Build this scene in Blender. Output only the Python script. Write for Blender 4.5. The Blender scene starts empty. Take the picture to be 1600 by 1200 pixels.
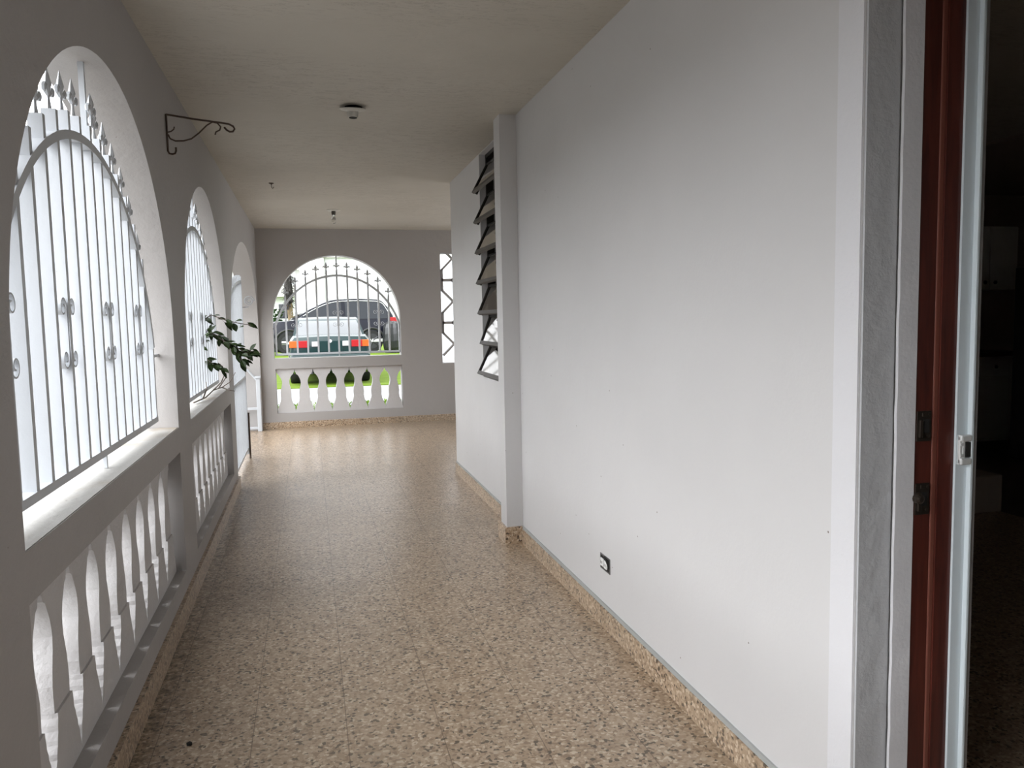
import bpy, bmesh, math, random
from mathutils import Vector, Matrix
C = bpy.context.scene.collection
S = bpy.context.scene
PI = math.pi
random.seed(7)

# ------------------------------------------------------------------ camera
YAW, PITCH, ROLL, FPX = 0.251851196, -0.0847190100, -0.0191942670, 1223.29758
F = Vector((math.sin(YAW)*math.cos(PITCH), math.cos(YAW)*math.cos(PITCH), math.sin(PITCH)))
Rv = Vector((math.cos(YAW), -math.sin(YAW), 0)); Uv = Rv.cross(F)
R2 = Rv*math.cos(ROLL)+Uv*math.sin(ROLL); U2 = -Rv*math.sin(ROLL)+Uv*math.cos(ROLL)
cam = bpy.data.objects.new('camera', bpy.data.cameras.new('camera')); C.objects.link(cam)
m = Matrix((R2, U2, -F)).transposed().to_4x4(); m.translation = Vector((0, 0, 1.35))
cam.matrix_world = m
cam.data.sensor_width = 36; cam.data.lens = 36*FPX/1600; cam.data.clip_start = .05; cam.data.clip_end = 500
S.camera = cam
# ------------------------------------------------------------------ world and exposure
w = bpy.data.worlds.new('overcast_sky'); S.world = w; w.use_nodes = True
bg = w.node_tree.nodes['Background']
_N, _L = w.node_tree.nodes, w.node_tree.links          # bright overcast, brightest low in the west (to the left)
_tc = _N.new('ShaderNodeTexCoord'); _dp = _N.new('ShaderNodeVectorMath'); _dp.operation = 'DOT_PRODUCT'
_dp.inputs[1].default_value = Vector((-.92, -.30, .08)).normalized(); _L.new(_tc.outputs['Generated'], _dp.inputs[0])
_mr = _N.new('ShaderNodeMapRange'); _mr.interpolation_type = 'SMOOTHSTEP'
for _i, _v in ((1, -.1), (2, 1.0), (3, 2.9), (4, 9.9)): _mr.inputs[_i].default_value = _v
_L.new(_dp.outputs['Value'], _mr.inputs[0]); _L.new(_mr.outputs[0], bg.inputs[1])
bg.inputs[0].default_value = (0.95, 0.97, 1.0, 1)
S.view_settings.view_transform = 'Standard'; S.view_settings.look = 'None'
S.view_settings.gamma = 1; S.view_settings.use_curve_mapping = False
S.view_settings.exposure = 0.0

# ------------------------------------------------------------------ dimensions
XL, XR, XB, H, D = -0.606, 1.199, 1.217, 2.510, 10.303
TH = 0.215                    # porch wall thickness
Y0 = -1.6                     # porch goes on a little behind the camera
YE = 6.73                     # end of the house wall, porch widens there
XE = 4.2

# ------------------------------------------------------------------ materials
def nm(name):
    m = bpy.data.materials.new(name); m.use_nodes = True
    nt = m.node_tree; return m, nt, nt.nodes['Principled BSDF'], nt.nodes, nt.links
def simple(name, col, rough=.5, metal=0, spec=.5, **kw):
    m, nt, b, N, L = nm(name)
    b.inputs['Base Color'].default_value = (*col, 1); b.inputs['Roughness'].default_value = rough
    b.inputs['Metallic'].default_value = metal; b.inputs['Specular IOR Level'].default_value = spec
    for k, v in kw.items(): b.inputs[k.replace('_', ' ')].default_value = v
    return m
def noise(N, L, scale, detail=4, rough=.55, vec=None, dist=0):
    n = N.new('ShaderNodeTexNoise'); n.inputs['Scale'].default_value = scale
    n.inputs['Detail'].default_value = detail; n.inputs['Roughness'].default_value = rough
    n.inputs['Distortion'].default_value = dist
    if vec is not None: L.new(vec, n.inputs['Vector'])
    return n.outputs['Fac']
def pos(N):
    return N.new('ShaderNodeNewGeometry').outputs['Position']
def scaled(N, L, vec, s):
    mp = N.new('ShaderNodeMapping'); mp.inputs['Scale'].default_value = s; L.new(vec, mp.inputs['Vector']); return mp.outputs[0]
def ramp(N, L, fac, stops, interp='LINEAR'):
    r = N.new('ShaderNodeValToRGB'); r.color_ramp.interpolation = interp
    e = r.color_ramp.elements
    while len(e) < len(stops): e.new(.5)
    for i, (p, c) in enumerate(stops):
        e[i].position = p; e[i].color = (*c, 1) if len(c) == 3 else c
    L.new(fac, r.inputs[0]); return r.outputs[0]
def mix(N, L, fac, a, b, mode='MIX'):
    x = N.new('ShaderNodeMix'); x.data_type = 'RGBA'; x.blend_type = mode
    if isinstance(fac, float): x.inputs[0].default_value = fac
    else: L.new(fac, x.inputs[0])
    for i, v in ((6, a), (7, b)):
        if isinstance(v, tuple): x.inputs[i].default_value = (*v, 1)
        else: L.new(v, x.inputs[i])
    return x.outputs[2]
def math_(N, L, op, a, b=None, c=None):
    x = N.new('ShaderNodeMath'); x.operation = op
    for i, v in enumerate((a, b, c)):
        if v is None: continue
        if isinstance(v, (int, float)): x.inputs[i].default_value = v
        else: L.new(v, x.inputs[i])
    return x.outputs[0]
def bump(N, L, b, h, strength, dist=.01):
    bp = N.new('ShaderNodeBump'); bp.inputs['Strength'].default_value = strength; bp.inputs['Distance'].default_value = dist
    L.new(h, bp.inputs['Height']); L.new(bp.outputs[0], b.inputs['Normal'])

def plaster(name, col, bumpy=.25, specks=0.0, stain=None, bscale=14, rough=.6, marks=.06):
    m, nt, b, N, L = nm(name); P = pos(N)
    big = noise(N, L, 1.3, 3, .5, P)
    c = ramp(N, L, big, [(.3, tuple(v*.97 for v in col)), (.7, tuple(min(1, v*1.03) for v in col))])
    if specks:     # nail holes and small chips in the paint
        v = N.new('ShaderNodeTexVoronoi'); v.inputs['Scale'].default_value = 3.2; v.inputs['Randomness'].default_value = 1
        v.voronoi_dimensions = '2D'; v.inputs['Scale'].default_value = 2.6
        sp_ = N.new('ShaderNodeSeparateXYZ'); L.new(P, sp_.inputs[0]); cb = N.new('ShaderNodeCombineXYZ')
        L.new(math_(N, L, 'ADD', sp_.outputs[0], sp_.outputs[1]), cb.inputs[0]); L.new(sp_.outputs[2], cb.inputs[1]); L.new(cb.outputs[0], v.inputs['Vector'])
        n2 = noise(N, L, .9, 2, .5, P)
        thr = math_(N, L, 'MULTIPLY', math_(N, L, 'GREATER_THAN', n2, .50), .0075*specks)
        c = mix(N, L, math_(N, L, 'LESS_THAN', v.outputs['Distance'], thr), c, (.20, .175, .15))
    if stain:
        n3 = noise(N, L, 2.1, 6, .65, P, .6)
        n4 = noise(N, L, 9, 6, .7, P, .4)
        f = math_(N, L, 'MULTIPLY', ramp(N, L, n3, [(.5, (0, 0, 0)), (.68, (1, 1, 1))]), ramp(N, L, n4, [(.42, (0, 0, 0)), (.6, (1, 1, 1))]))
        c = mix(N, L, math_(N, L, 'MULTIPLY', f, stain[1]), c, stain[0])
    b.inputs['Roughness'].default_value = rough; b.inputs['Specular IOR Level'].default_value = .35
    L.new(c, b.inputs['Base Color'])
    h = math_(N, L, 'ADD', noise(N, L, bscale, 5, .5, P), math_(N, L, 'MULTIPLY', noise(N, L, 90, 3, .6, P), .25))
    bump(N, L, b, h, bumpy, .012)
    return m
M = {}
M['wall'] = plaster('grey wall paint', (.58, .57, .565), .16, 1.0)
M['wall_left'] = plaster('rough grey wall paint darkened for shade', (.37, .352, .34), .35, .6)  # same paint as the right wall, darkened to stand in for shade
M['reveal_grey'] = plaster('grey rough render', (.46, .465, .475), .45, 0, bscale=22, rough=.45)
M['edge_paint'] = plaster('lighter grey edge paint', (.64, .635, .65), .35, 0)
M['white_cast'] = plaster('cast balusters paint', (.53, .515, .51), .6, .5)

def ceiling_mat():
    m, nt, b, N, L = nm('ceiling paint'); P = pos(N)
    c = ramp(N, L, noise(N, L, 1.1, 4, .6, P), [(.3, (.46, .43, .37)), (.7, (.52, .49, .43))])
    sx = scaled(N, L, P, (3.0, 11, 1))
    n1 = noise(N, L, 3.2, 7, .7, sx, 1.2)
    area = ramp(N, L, noise(N, L, .8, 2, .5, P), [(.40, (0, 0, 0)), (.54, (1, 1, 1))])
    crack = math_(N, L, 'MULTIPLY', ramp(N, L, n1, [(.40, (0, 0, 0)), (.435, (1, 1, 1)), (.45, (0, 0, 0))]), area)
    c = mix(N, L, math_(N, L, 'MULTIPLY', crack, .6), c, (.22, .19, .16))
    mold = ramp(N, L, noise(N, L, 5, 6, .7, P, .5), [(.56, (0, 0, 0)), (.75, (1, 1, 1))])
    c = mix(N, L, math_(N, L, 'MULTIPLY', math_(N, L, 'MULTIPLY', mold, area), .18), c, (.34, .31, .27))
    L.new(c, b.inputs['Base Color']); b.inputs['Roughness'].default_value = .75
    h = math_(N, L, 'ADD', noise(N, L, 10, 5, .6, P), math_(N, L, 'MULTIPLY', noise(N, L, 3.2, 7, .7, sx, 1.2), .7))
    bump(N, L, b, h, .3, .012)
    return m
M['ceiling'] = ceiling_mat()

def terrazzo(name, tiles=True, light=1.0):
    m, nt, b, N, L = nm(name); P = pos(N)
    warp = N.new('ShaderNodeTexNoise'); warp.inputs['Scale'].default_value = 60; L.new(P, warp.inputs['Vector'])
    va = N.new('ShaderNodeVectorMath'); va.operation = 'SCALE'; va.inputs['Scale'].default_value = .012; L.new(warp.outputs['Color'], va.inputs[0])
    vb = N.new('ShaderNodeVectorMath'); vb.operation = 'ADD'; L.new(P, vb.inputs[0]); L.new(va.outputs[0], vb.inputs[1])
    cols = None
    def k(c): return (c[0]*light*.76, c[1]*light*.70, c[2]*light*.63)
    v = N.new('ShaderNodeTexVoronoi'); v.inputs['Scale'].default_value = 108; L.new(vb.outputs[0], v.inputs['Vector'])
    sep = N.new('ShaderNodeSeparateColor'); L.new(v.outputs['Color'], sep.inputs[0])
    c = ramp(N, L, sep.outputs[0], [(0, k((.045, .032, .024))), (.085, k((.30, .22, .155))), (.26, k((.44, .345, .255))), (.60, k((.55, .455, .355))), (.88, k((.74, .665, .56)))], 'CONSTANT')
    v2 = N.new('ShaderNodeTexVoronoi'); v2.inputs['Scale'].default_value = 42; L.new(vb.outputs[0], v2.inputs['Vector'])
    s2 = N.new('ShaderNodeSeparateColor'); L.new(v2.outputs['Color'], s2.inputs[0])
    big = math_(N, L, 'MULTIPLY', math_(N, L, 'GREATER_THAN', s2.outputs[1], .86), math_(N, L, 'LESS_THAN', v2.outputs['Distance'], .33))
    c = mix(N, L, big, c, ramp(N, L, s2.outputs[0], [(0, k((.06, .045, .035))), (.55, k((.6, .53, .44)))], 'CONSTANT'))
    c = mix(N, L, .15, c, k((.45, .36, .27)))
    # worn, greyish dusty patches
    g = ramp(N, L, noise(N, L, .55, 5, .62, P, .4), [(.42, (0, 0, 0)), (.66, (1, 1, 1))])
    c = mix(N, L, math_(N, L, 'MULTIPLY', g, .32), c, k((.42, .40, .37)))
    g2 = ramp(N, L, noise(N, L, 3.5, 6, .7, P, .8), [(.5, (0, 0, 0)), (.72, (1, 1, 1))])
    c = mix(N, L, math_(N, L, 'MULTIPLY', g2, .28), c, k((.22, .175, .135)))
    rgh = math_(N, L, 'ADD', math_(N, L, 'MULTIPLY', g, .1), .30)
    if tiles:
        sx = N.new('ShaderNodeSeparateXYZ'); L.new(P, sx.inputs[0])
        out = None
        for ax, off, wd in ((0, .07, .0016), (1, .12, .0010)):
            t = math_(N, L, 'DIVIDE', math_(N, L, 'SUBTRACT', sx.outputs[ax], off), .30)
            fr = math_(N, L, 'ABSOLUTE', math_(N, L, 'SUBTRACT', math_(N, L, 'FRACT', math_(N, L, 'ADD', t, .5)), .5))
            ln = math_(N, L, 'LESS_THAN', fr, wd/.30)
            out = ln if out is None else math_(N, L, 'MAXIMUM', out, ln)
        c = mix(N, L, math_(N, L, 'MULTIPLY', out, .6), c, k((.12, .09, .07)))
        # dirt collected along the wall foot
        edge = math_(N, L, 'SUBTRACT', 1.0, math_(N, L, 'MULTIPLY', math_(N, L, 'ADD', sx.outputs[0], .60), 5.0))
        dirt = math_(N, L, 'MULTIPLY', ramp(N, L, edge, [(0, (0, 0, 0)), (1, (1, 1, 1))]), ramp(N, L, noise(N, L, 26, 5, .7, P), [(.45, (0, 0, 0)), (.6, (1, 1, 1))]))
        c = mix(N, L, math_(N, L, 'MULTIPLY', dirt, .8), c, (.05, .035, .025))
    L.new(c, b.inputs['Base Color']); L.new(rgh, b.inputs['Roughness'])
    b.inputs['Specular IOR Level'].default_value = .36
    bump(N, L, b, noise(N, L, 30, 4, .6, P), .06, .01)
    return m
M['floor'] = terrazzo('terrazzo tile floor')
M['skirt'] = terrazzo('terrazzo skirting', False, 1.12)

def stained_sill():
    m, nt, b, N, L = nm('stained sill paint'); P = pos(N)
    st = ramp(N, L, noise(N, L, 2.2, 5, .6, P, .5), [(.5, (0, 0, 0)), (.72, (1, 1, 1))])
    c = mix(N, L, math_(N, L, 'MULTIPLY', st, .75), (.40, .39, .37), (.26, .18, .09))
    dk = ramp(N, L, noise(N, L, 24, 7, .75, scaled(N, L, P, (2.5, .7, 1)), .8), [(.60, (0, 0, 0)), (.70, (1, 1, 1))])
    c = mix(N, L, math_(N, L, 'MULTIPLY', dk, .6), c, (.10, .085, .07))
    L.new(c, b.inputs['Base Color']); b.inputs['Roughness'].default_value = .6
    bump(N, L, b, noise(N, L, 30, 5, .6, P), .25, .01)
    return m
M['sill'] = stained_sill()
def white_metal():
    m, nt, b, N, L = nm('white enamel on iron'); P = pos(N)
    r = ramp(N, L, noise(N, L, 40, 6, .8, P), [(.70, (0, 0, 0)), (.76, (1, 1, 1))])
    c = mix(N, L, math_(N, L, 'MULTIPLY', r, .6), (.50, .52, .545), (.16, .12, .09))
    L.new(c, b.inputs['Base Color']); b.inputs['Roughness'].default_value = .42
    bump(N, L, b, noise(N, L, 60, 3, .6, P), .12, .005)
    return m
M['iron'] = white_metal()
M['bronze'] = simple('weathered bronze aluminium', (.03, .026, .023), .5, .4)
M['bronze_light'] = simple('dusty bronze aluminium', (.085, .077, .07), .6, .3)
def glass_mat(name, col, rough=.02):
    m, nt, b, N, L = nm(name)
    b.inputs['Base Color'].default_value = (*col, 1); b.inputs['Transmission Weight'].default_value = 1
    b.inputs['Roughness'].default_value = rough; b.inputs['IOR'].default_value = 1.5
    return m
M['tinted_glass'] = glass_mat('dusty tinted glass', (.45, .40, .33), .04)
def wood_mat():
    m, nt, b, N, L = nm('dark mahogany varnish'); P = pos(N)
    n = noise(N, L, 8, 6, .6, scaled(N, L, P, (6, 6, .6)), .6)
    c = ramp(N, L, n, [(.3, (.045, .010, .007)), (.7, (.10, .022, .014))])
    L.new(c, b.inputs['Base Color']); b.inputs['Roughness'].default_value = .38
    bump(N, L, b, n, .1, .005); return m
M['wood'] = wood_mat()
M['wood_bead'] = simple('worn mahogany bead', (.17, .055, .038), .45)
M['alu'] = simple('white painted aluminium', (.60, .66, .69), .35)
M['alu_grey'] = simple('grey aluminium', (.36, .36, .36), .45)
M['chrome'] = simple('white die-cast metal', (.72, .73, .72), .3, .3)
M['old_brass'] = simple('tarnished brass', (.045, .034, .026), .5, .7)
M['rust'] = simple('rusty dark wire', (.085, .06, .045), .7, .3)
M['porcelain'] = simple('painted ceramic lampholder', (.55, .53, .48), .5)
M['black_and_hole_shade'] = simple('plain black and painted hole shade', (.012, .011, .010), .8)  # plain black for wire and dirt; elsewhere paints the shade inside holes
M['bulb'] = glass_mat('clear bulb glass', (.9, .9, .88))
M['outlet_metal'] = simple('galvanised box', (.18, .18, .18), .45, .8)
M['outlet_white'] = simple('white outlet plastic', (.8, .8, .79), .35)
M['paint_line'] = simple('grey paint line', (.36, .37, .36), .6)

def noisy(name, stops, scale, rough=.8, detail=5, bmp=0, vs=None):
    m, nt, b, N, L = nm(name); P = pos(N)
    v = scaled(N, L, P, vs) if vs else P
    n = noise(N, L, scale, detail, .65, v)
    L.new(ramp(N, L, n, stops), b.inputs['Base Color']); b.inputs['Roughness'].default_value = rough
    b.inputs['Specular IOR Level'].default_value = .2
    if bmp: bump(N, L, b, n, bmp, .03)
    return m
M['grass'] = noisy('yellow-green lawn', [(.3, (.085, .14, .008)), (.55, (.12, .19, .012)), (.75, (.16, .22, .02))], 3.0, .9, 8)  # yellow-green tones of the grass itself
M['pavement'] = noisy('light concrete pavement', [(.3, (.27, .27, .28)), (.7, (.33, .33, .34))], 4, .8, 8)
M['driveway'] = noisy('grey driveway', [(.3, (.29, .285, .27)), (.7, (.37, .36, .345))], 5, .85, 8)
M['house'] = simple('white house render', (.55, .56, .57), .7)
M['house_cream'] = simple('cream house trim', (.50, .485, .47), .7)
M['garden_wall'] = plaster('white garden wall', (.62, .64, .66), .3)
M['leaf'] = noisy('dark leaf', [(.3, (.010, .020, .006)), (.7, (.030, .052, .014))], 20, .4)
M['leaf_light'] = noisy('light leaf', [(.3, (.07, .16, .01)), (.7, (.22, .34, .02))], 9, .5)
M['hedge'] = noisy('hedge foliage', [(.3, (.008, .022, .006)), (.6, (.022, .055, .012)), (.8, (.06, .11, .02))], 6, .6)
M['twig'] = simple('dry brown twig', (.07, .05, .035), .8)
M['twig_pale'] = simple('dead pale vine', (.20, .17, .145), .8)
M['bark'] = noisy('dark rough bark', [(.3, (.012, .011, .011)), (.7, (.06, .055, .05))], 9, .9, 6, .8)
M['bark_tan'] = noisy('tan bark', [(.3, (.12, .09, .05)), (.7, (.26, .20, .12))], 8, .9, 6, .6)
M['carpaint_green'] = simple('dark green car paint', (.003, .022, .022), .25, 0, .35, Coat_Weight=.3, Coat_Roughness=.05)
M['carpaint_black'] = simple('dark blue black car paint', (.004, .005, .011), .25, 0, .2, Coat_Weight=.15, Coat_Roughness=.04)
M['carglass'] = simple('dark car glass', (.010, .013, .018), .05, 0, .45)
M['rearglass'] = simple('sky-reflecting rear glass', (.03, .04, .045), .06, 0, 1.0, Coat_Weight=1.0, Coat_IOR=2.2)
M['carblack'] = simple('black trim plastic', (.010, .010, .011), .5)
M['tyre'] = simple('tyre rubber', (.012, .012, .012), .8)
M['rim'] = simple('alloy rim', (.05, .05, .055), .4, .5)
M['red_lens'] = simple('red tail lens', (.32, .010, .012), .2)
M['orange_lens'] = simple('orange tail lens', (.42, .09, .012), .2)
M['white_lens'] = simple('clear reversing lens', (.45, .42, .42), .2)
M['bag'] = simple('black plastic sheet', (.008, .009, .010), .3)
M['cab'] = simple('white kitchen cabinet', (.78, .76, .70), .5)
M['knob'] = simple('black knob', (.01, .01, .01), .4)
M['counter'] = simple('dark red-brown laminate', (.10, .025, .018), .4)
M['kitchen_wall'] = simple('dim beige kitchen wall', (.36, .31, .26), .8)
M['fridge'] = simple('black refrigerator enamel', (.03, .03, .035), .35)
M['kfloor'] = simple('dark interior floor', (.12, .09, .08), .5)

# ------------------------------------------------------------------ geometry helpers
def worldloc(o):
    v = Vector((0, 0, 0))
    while o: v += o.location; o = o.parent
    return v
def obj(name, bm, mat, parent=None, smooth=False, local=False):
    if parent is not None and not local:
        d = -worldloc(parent)
        bmesh.ops.translate(bm, verts=bm.verts, vec=d)
    bmesh.ops.recalc_face_normals(bm, faces=bm.faces)
    me = bpy.data.meshes.new(name); bm.to_mesh(me); bm.free()
    for mm in (mat if isinstance(mat, (list, tuple)) else [mat]): me.materials.append(mm)
    if smooth:
        for p in me.polygons: p.use_smooth = True
        if smooth == 'auto':
            me.set_sharp_from_angle(angle=math.radians(38))
    o = bpy.data.objects.new(name, me); C.objects.link(o)
    if parent is not None: o.parent = parent
    return o
def thing(name, label, cat, loc=(0, 0, 0), rotz=0, group=None):
    o = bpy.data.objects.new(name, None); C.objects.link(o); o.empty_display_size = .1
    o.location = loc; o.rotation_euler = (0, 0, rotz); o['label'] = label; o['category'] = cat
    if group: o['group'] = group
    return o
def tag(o, label, cat, group=None, kind=None):
    o['label'] = label; o['category'] = cat
    if group: o['group'] = group
    if kind: o['kind'] = kind
    return o
def struct(name, bm, mat, label=None, cat=None, parent=None, **k):
    o = obj(name, bm, mat, parent, **k)
    o['kind'] = 'structure'
    if label: o['label'] = label
    if cat: o['category'] = cat
    return o
def box(bm, x0, x1, y0, y1, z0, z1, mi=0, bev=0):
    vs = [bm.verts.new((x, y, z)) for x in (x0, x1) for y in (y0, y1) for z in (z0, z1)]
    fs = []
    for f in ((0, 1, 3, 2), (4, 6, 7, 5), (0, 4, 5, 1), (2, 3, 7, 6), (0, 2, 6, 4), (1, 5, 7, 3)):
        q = bm.faces.new([vs[i] for i in f]); q.material_index = mi; fs.append(q)
    if bev:
        es = list({e for f in fs for e in f.edges})
        bmesh.ops.bevel(bm, geom=es, offset=bev, segments=2, affect='EDGES', profile=.5)
    return fs
def B(*a, **k):
    bm = bmesh.new(); box(bm, *a, **k); return bm
def prism(bm, pts, fn, d0, d1, mi=0):
    """extrude a closed 2-D outline (u,z); fn(u,d,z)->xyz"""
    n = len(pts)
    a = [bm.verts.new(fn(u, d0, z)) for u, z in pts]; b = [bm.verts.new(fn(u, d1, z)) for u, z in pts]
    for L_ in (a, b[::-1]):
        f = bm.faces.new(L_); f.material_index = mi
    for i in range(n):
        j = (i+1) % n; f = bm.faces.new((a[i], b[i], b[j], a[j])); f.material_index = mi
def tube(bm, pts, r, seg=8, cap=True):
    pts = [Vector(p) for p in pts]; n = len(pts)
    rs = r if isinstance(r, (list, tuple)) else [r]*n
    up = None; rings = []
    for i, p in enumerate(pts):
        t = (pts[min(i+1, n-1)]-pts[max(i-1, 0)]).normalized()
        if up is None:
            up = Vector((0, 0, 1)) if abs(t.z) < .9 else Vector((1, 0, 0))
        s = t.cross(up)
        if s.length < 1e-5: s = t.orthogonal()
        s.normalize(); up = s.cross(t).normalized()
        rings.append([bm.verts.new(p+(s*math.cos(2*PI*k/seg)+up*math.sin(2*PI*k/seg))*rs[i]) for k in range(seg)])
    for i in range(n-1):
        for k in range(seg):
            q = (k+1) % seg; bm.faces.new((rings[i][k], rings[i][q], rings[i+1][q], rings[i+1][k]))
    if cap:
        bm.faces.new(rings[0][::-1]); bm.faces.new(rings[-1])
def T(*a, **k):
    bm = bmesh.new(); tube(bm, *a, **k); return bm
def lathe(bm, prof, c, seg=24, axis='z', mi=0):
    c = Vector(c); rings = []
    for r, h in prof:
        ring = []
        for k in range(seg):
            a = 2*PI*k/seg; u, v = r*math.cos(a), r*math.sin(a)
            ring.append(bm.verts.new(c+(Vector((u, v, h)) if axis == 'z' else Vector((u, h, v)) if axis == 'y' else Vector((h, u, v)))))
        rings.append(ring)
    for i in range(len(rings)-1):
        for k in range(seg):
            q = (k+1) % seg; f = bm.faces.new((rings[i][k], rings[i][q], rings[i+1][q], rings[i+1][k])); f.material_index = mi
    bm.faces.new(rings[0]).material_index = mi; bm.faces.new(rings[-1]).material_index = mi
def LA(*a, **k):
    bm = bmesh.new(); lathe(bm, *a, **k); return bm
def ribbon(bm, path, fn, d0, d1, t):
    """flat metal strip bent along a 2-D path"""
    n = len(path); L_, R_ = [], []
    for i, (u, z) in enumerate(path):
        a = path[max(0, i-1)]; b = path[min(n-1, i+1)]
        dx, dz = b[0]-a[0], b[1]-a[1]; l = math.hypot(dx, dz) or 1
        nx, nz = -dz/l*t/2, dx/l*t/2
        L_.append((u+nx, z+nz)); R_.append((u-nx, z-nz))
    rows = []
    for i in range(n):
        rows.append([bm.verts.new(fn(L_[i][0], d0, L_[i][1])), bm.verts.new(fn(L_[i][0], d1, L_[i][1])),
                     bm.verts.new(fn(R_[i][0], d1, R_[i][1])), bm.verts.new(fn(R_[i][0], d0, R_[i][1]))])
    for i in range(n-1):
        for k in range(4):
            q = (k+1) % 4; bm.faces.new((rows[i][k], rows[i][q], rows[i+1][q], rows[i+1][k]))
    bm.faces.new(rows[0][::-1]); bm.faces.new(rows[-1])
ORD = ['first', 'second', 'third', 'fourth', 'fifth', 'sixth', 'seventh', 'eighth', 'ninth', 'tenth', 'eleventh', 'twelfth']

# ------------------------------------------------------------------ walls with openings
class Op:
    def __init__(s, u0, u1, zb, top, n=1): s.u0, s.u1, s.zb, s.top, s.n = u0, u1, zb, top, n
def rect(u0, u1, z0, z1): return Op(u0, u1, z0, lambda u: z1, 1)
def arch(u0, u1, z0, zs, c):
    uc, a = (u0+u1)/2, (u1-u0)/2
    return Op(u0, u1, z0, lambda u: zs+c*math.sqrt(max(0, 1-((u-uc)/a)**2)), 56)
def arch_us(o):
    if o.n == 1: return [o.u0, o.u1]
    uc, a = (o.u0+o.u1)/2, (o.u1-o.u0)/2
    return [uc-a*math.cos(PI*i/o.n) for i in range(o.n+1)]
def wall(u0, u1, z1, fn, ops, th, z0=0.0):
    bm = bmesh.new()
    us = {round(u0, 5), round(u1, 5)}
    for o in ops:
        for u in arch_us(o): us.add(round(u, 5))
    us = sorted(u for u in us if u0-1e-6 <= u <= u1+1e-6)
    def quad(pp): bm.faces.new([bm.verts.new(p) for p in pp])
    for a, b in zip(us, us[1:]):
        mid = (a+b)/2
        act = sorted([o for o in ops if o.u0-1e-6 < mid < o.u1+1e-6], key=lambda o: o.zb)
        za, zb_ = z0, z0
        for o in act:
            for d in (0, th): quad([fn(a, d, za), fn(b, d, zb_), fn(b, d, o.zb), fn(a, d, o.zb)])
            if o.zb > z0+1e-4: quad([fn(a, 0, o.zb), fn(b, 0, o.zb), fn(b, th, o.zb), fn(a, th, o.zb)])
            za, zb_ = o.top(a), o.top(b)
            if za < o.zb: za = o.zb
            if zb_ < o.zb: zb_ = o.zb
            quad([fn(a, 0, za), fn(b, 0, zb_), fn(b, th, zb_), fn(a, th, za)])
        for d in (0, th): quad([fn(a, d, za), fn(b, d, zb_), fn(b, d, z1), fn(a, d, z1)])
        quad([fn(a, 0, z1), fn(b, 0, z1), fn(b, th, z1), fn(a, th, z1)])
    for o in ops:
        for u in (o.u0, o.u1):
            t = o.top(u)
            if t > o.zb+1e-4: quad([fn(u, 0, o.zb), fn(u, 0, t), fn(u, th, t), fn(u, th, o.zb)])
    for u in (u0, u1): quad([fn(u, 0, z0), fn(u, 0, z1), fn(u, th, z1), fn(u, th, z0)])
    bmesh.ops.remove_doubles(bm, verts=bm.verts, dist=1e-4)
    return bm
fl = lambda u, d, z: (XL-d, u, z)          # left wall: u = y, depth goes outward (-x)
ff = lambda u, d, z: (u, D+d, z)           # far wall: u = x, depth goes outward (+y)

A1 = arch(1.85, 3.90, .868, 1.262, .935); A2 = arch(4.28, 6.33, .855, 1.262, .925)
A0 = arch(-.58, 1.47, .868, 1.262, .935)
GA = arch(6.68, 10.22, 0.0, 1.20, .95)
B1 = (1.85, 3.90, .185, .752); B2 = (4.28, 6.36, .178, .732); B0 = (-.58, 1.47, .185, .752)
ops = [A0, A1, A2, GA, rect(*B0), rect(*B1), rect(*B2)]
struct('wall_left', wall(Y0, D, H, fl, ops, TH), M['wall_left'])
FA = arch(-.440, 1.163, .888, 1.352, .832); FB = (-.428, 1.168, .192, .758); FS = (1.706, 2.86, .762, 2.212)
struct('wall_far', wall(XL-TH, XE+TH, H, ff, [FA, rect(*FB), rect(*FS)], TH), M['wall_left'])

# right wall of the porch, solid face with door opening nearer than y=1.51
YJ = 1.512
struct('wall_right', wall(Y0, 4.46, H, lambda u, d, z: (XR+d, u, z), [rect(.50, YJ, 0, 2.12)], .135), M['wall'])
# second stretch, with the window opening up to the ceiling
WY0, WY1 = 4.66, 5.55
struct('wall_right_inner', wall(4.46, YE, H, lambda u, d, z: (XB+d, u, z), [rect(WY0, WY1, .925, H-.004)], .135), M['wall'])
struct('wall_house_end', B(XB+.135, XE, YE-.13, YE, 0, H), M['wall'])
struct('pillar', B(1.100, XR+.06, 4.46, 4.60, 0, H), M['wall'], 'grey pillar standing out from the right wall beside the louvre window', 'pillar')
struct('wall_end', wall(YE-.13, D, H, lambda u, d, z: (XE+d, u, z), [rect(6.95, 10.05, .15, 2.35)], TH), M['wall_left'])  # unseen opening, enlarged to brighten the far ceiling
struct('floor', B(XL-TH, XE+TH, Y0-.4, D+TH, -.12, 0), M['floor'])
struct('ceiling', B(XL-TH-.25, XE+TH+.3, Y0, D+TH+.35, H, H+.14), M['ceiling'])
# thin skim stripe at the wall end beside the door
struct('trim_1', B(XR-.0035, XR+.01, YJ+.001, 1.597, 0, H), M['edge_paint'])
# door reveal: rough grey render, then smoother painted strip
struct('trim_2', B(XR+.003, 1.287, YJ-.006, YJ+.02, 0, 2.12), M['reveal_grey'])
bm = bmesh.new()
zz = [0+2.12*i/40 for i in range(41)]
random.seed(3)
pts = [(1.286+random.uniform(-.0012, .0012), z) for z in zz]+[(1.336, 2.12), (1.336, 0)]
prism(bm, pts, lambda u, d, z: (u, YJ-.012-d, z), 0, .008)
struct('trim_3', bm, M['edge_paint'])

struct('wall_back', B(XL-TH, XR+.135, Y0-.12, Y0, 0, H), M['wall'])  # unseen wall, added to block light coming from behind the camera
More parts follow.
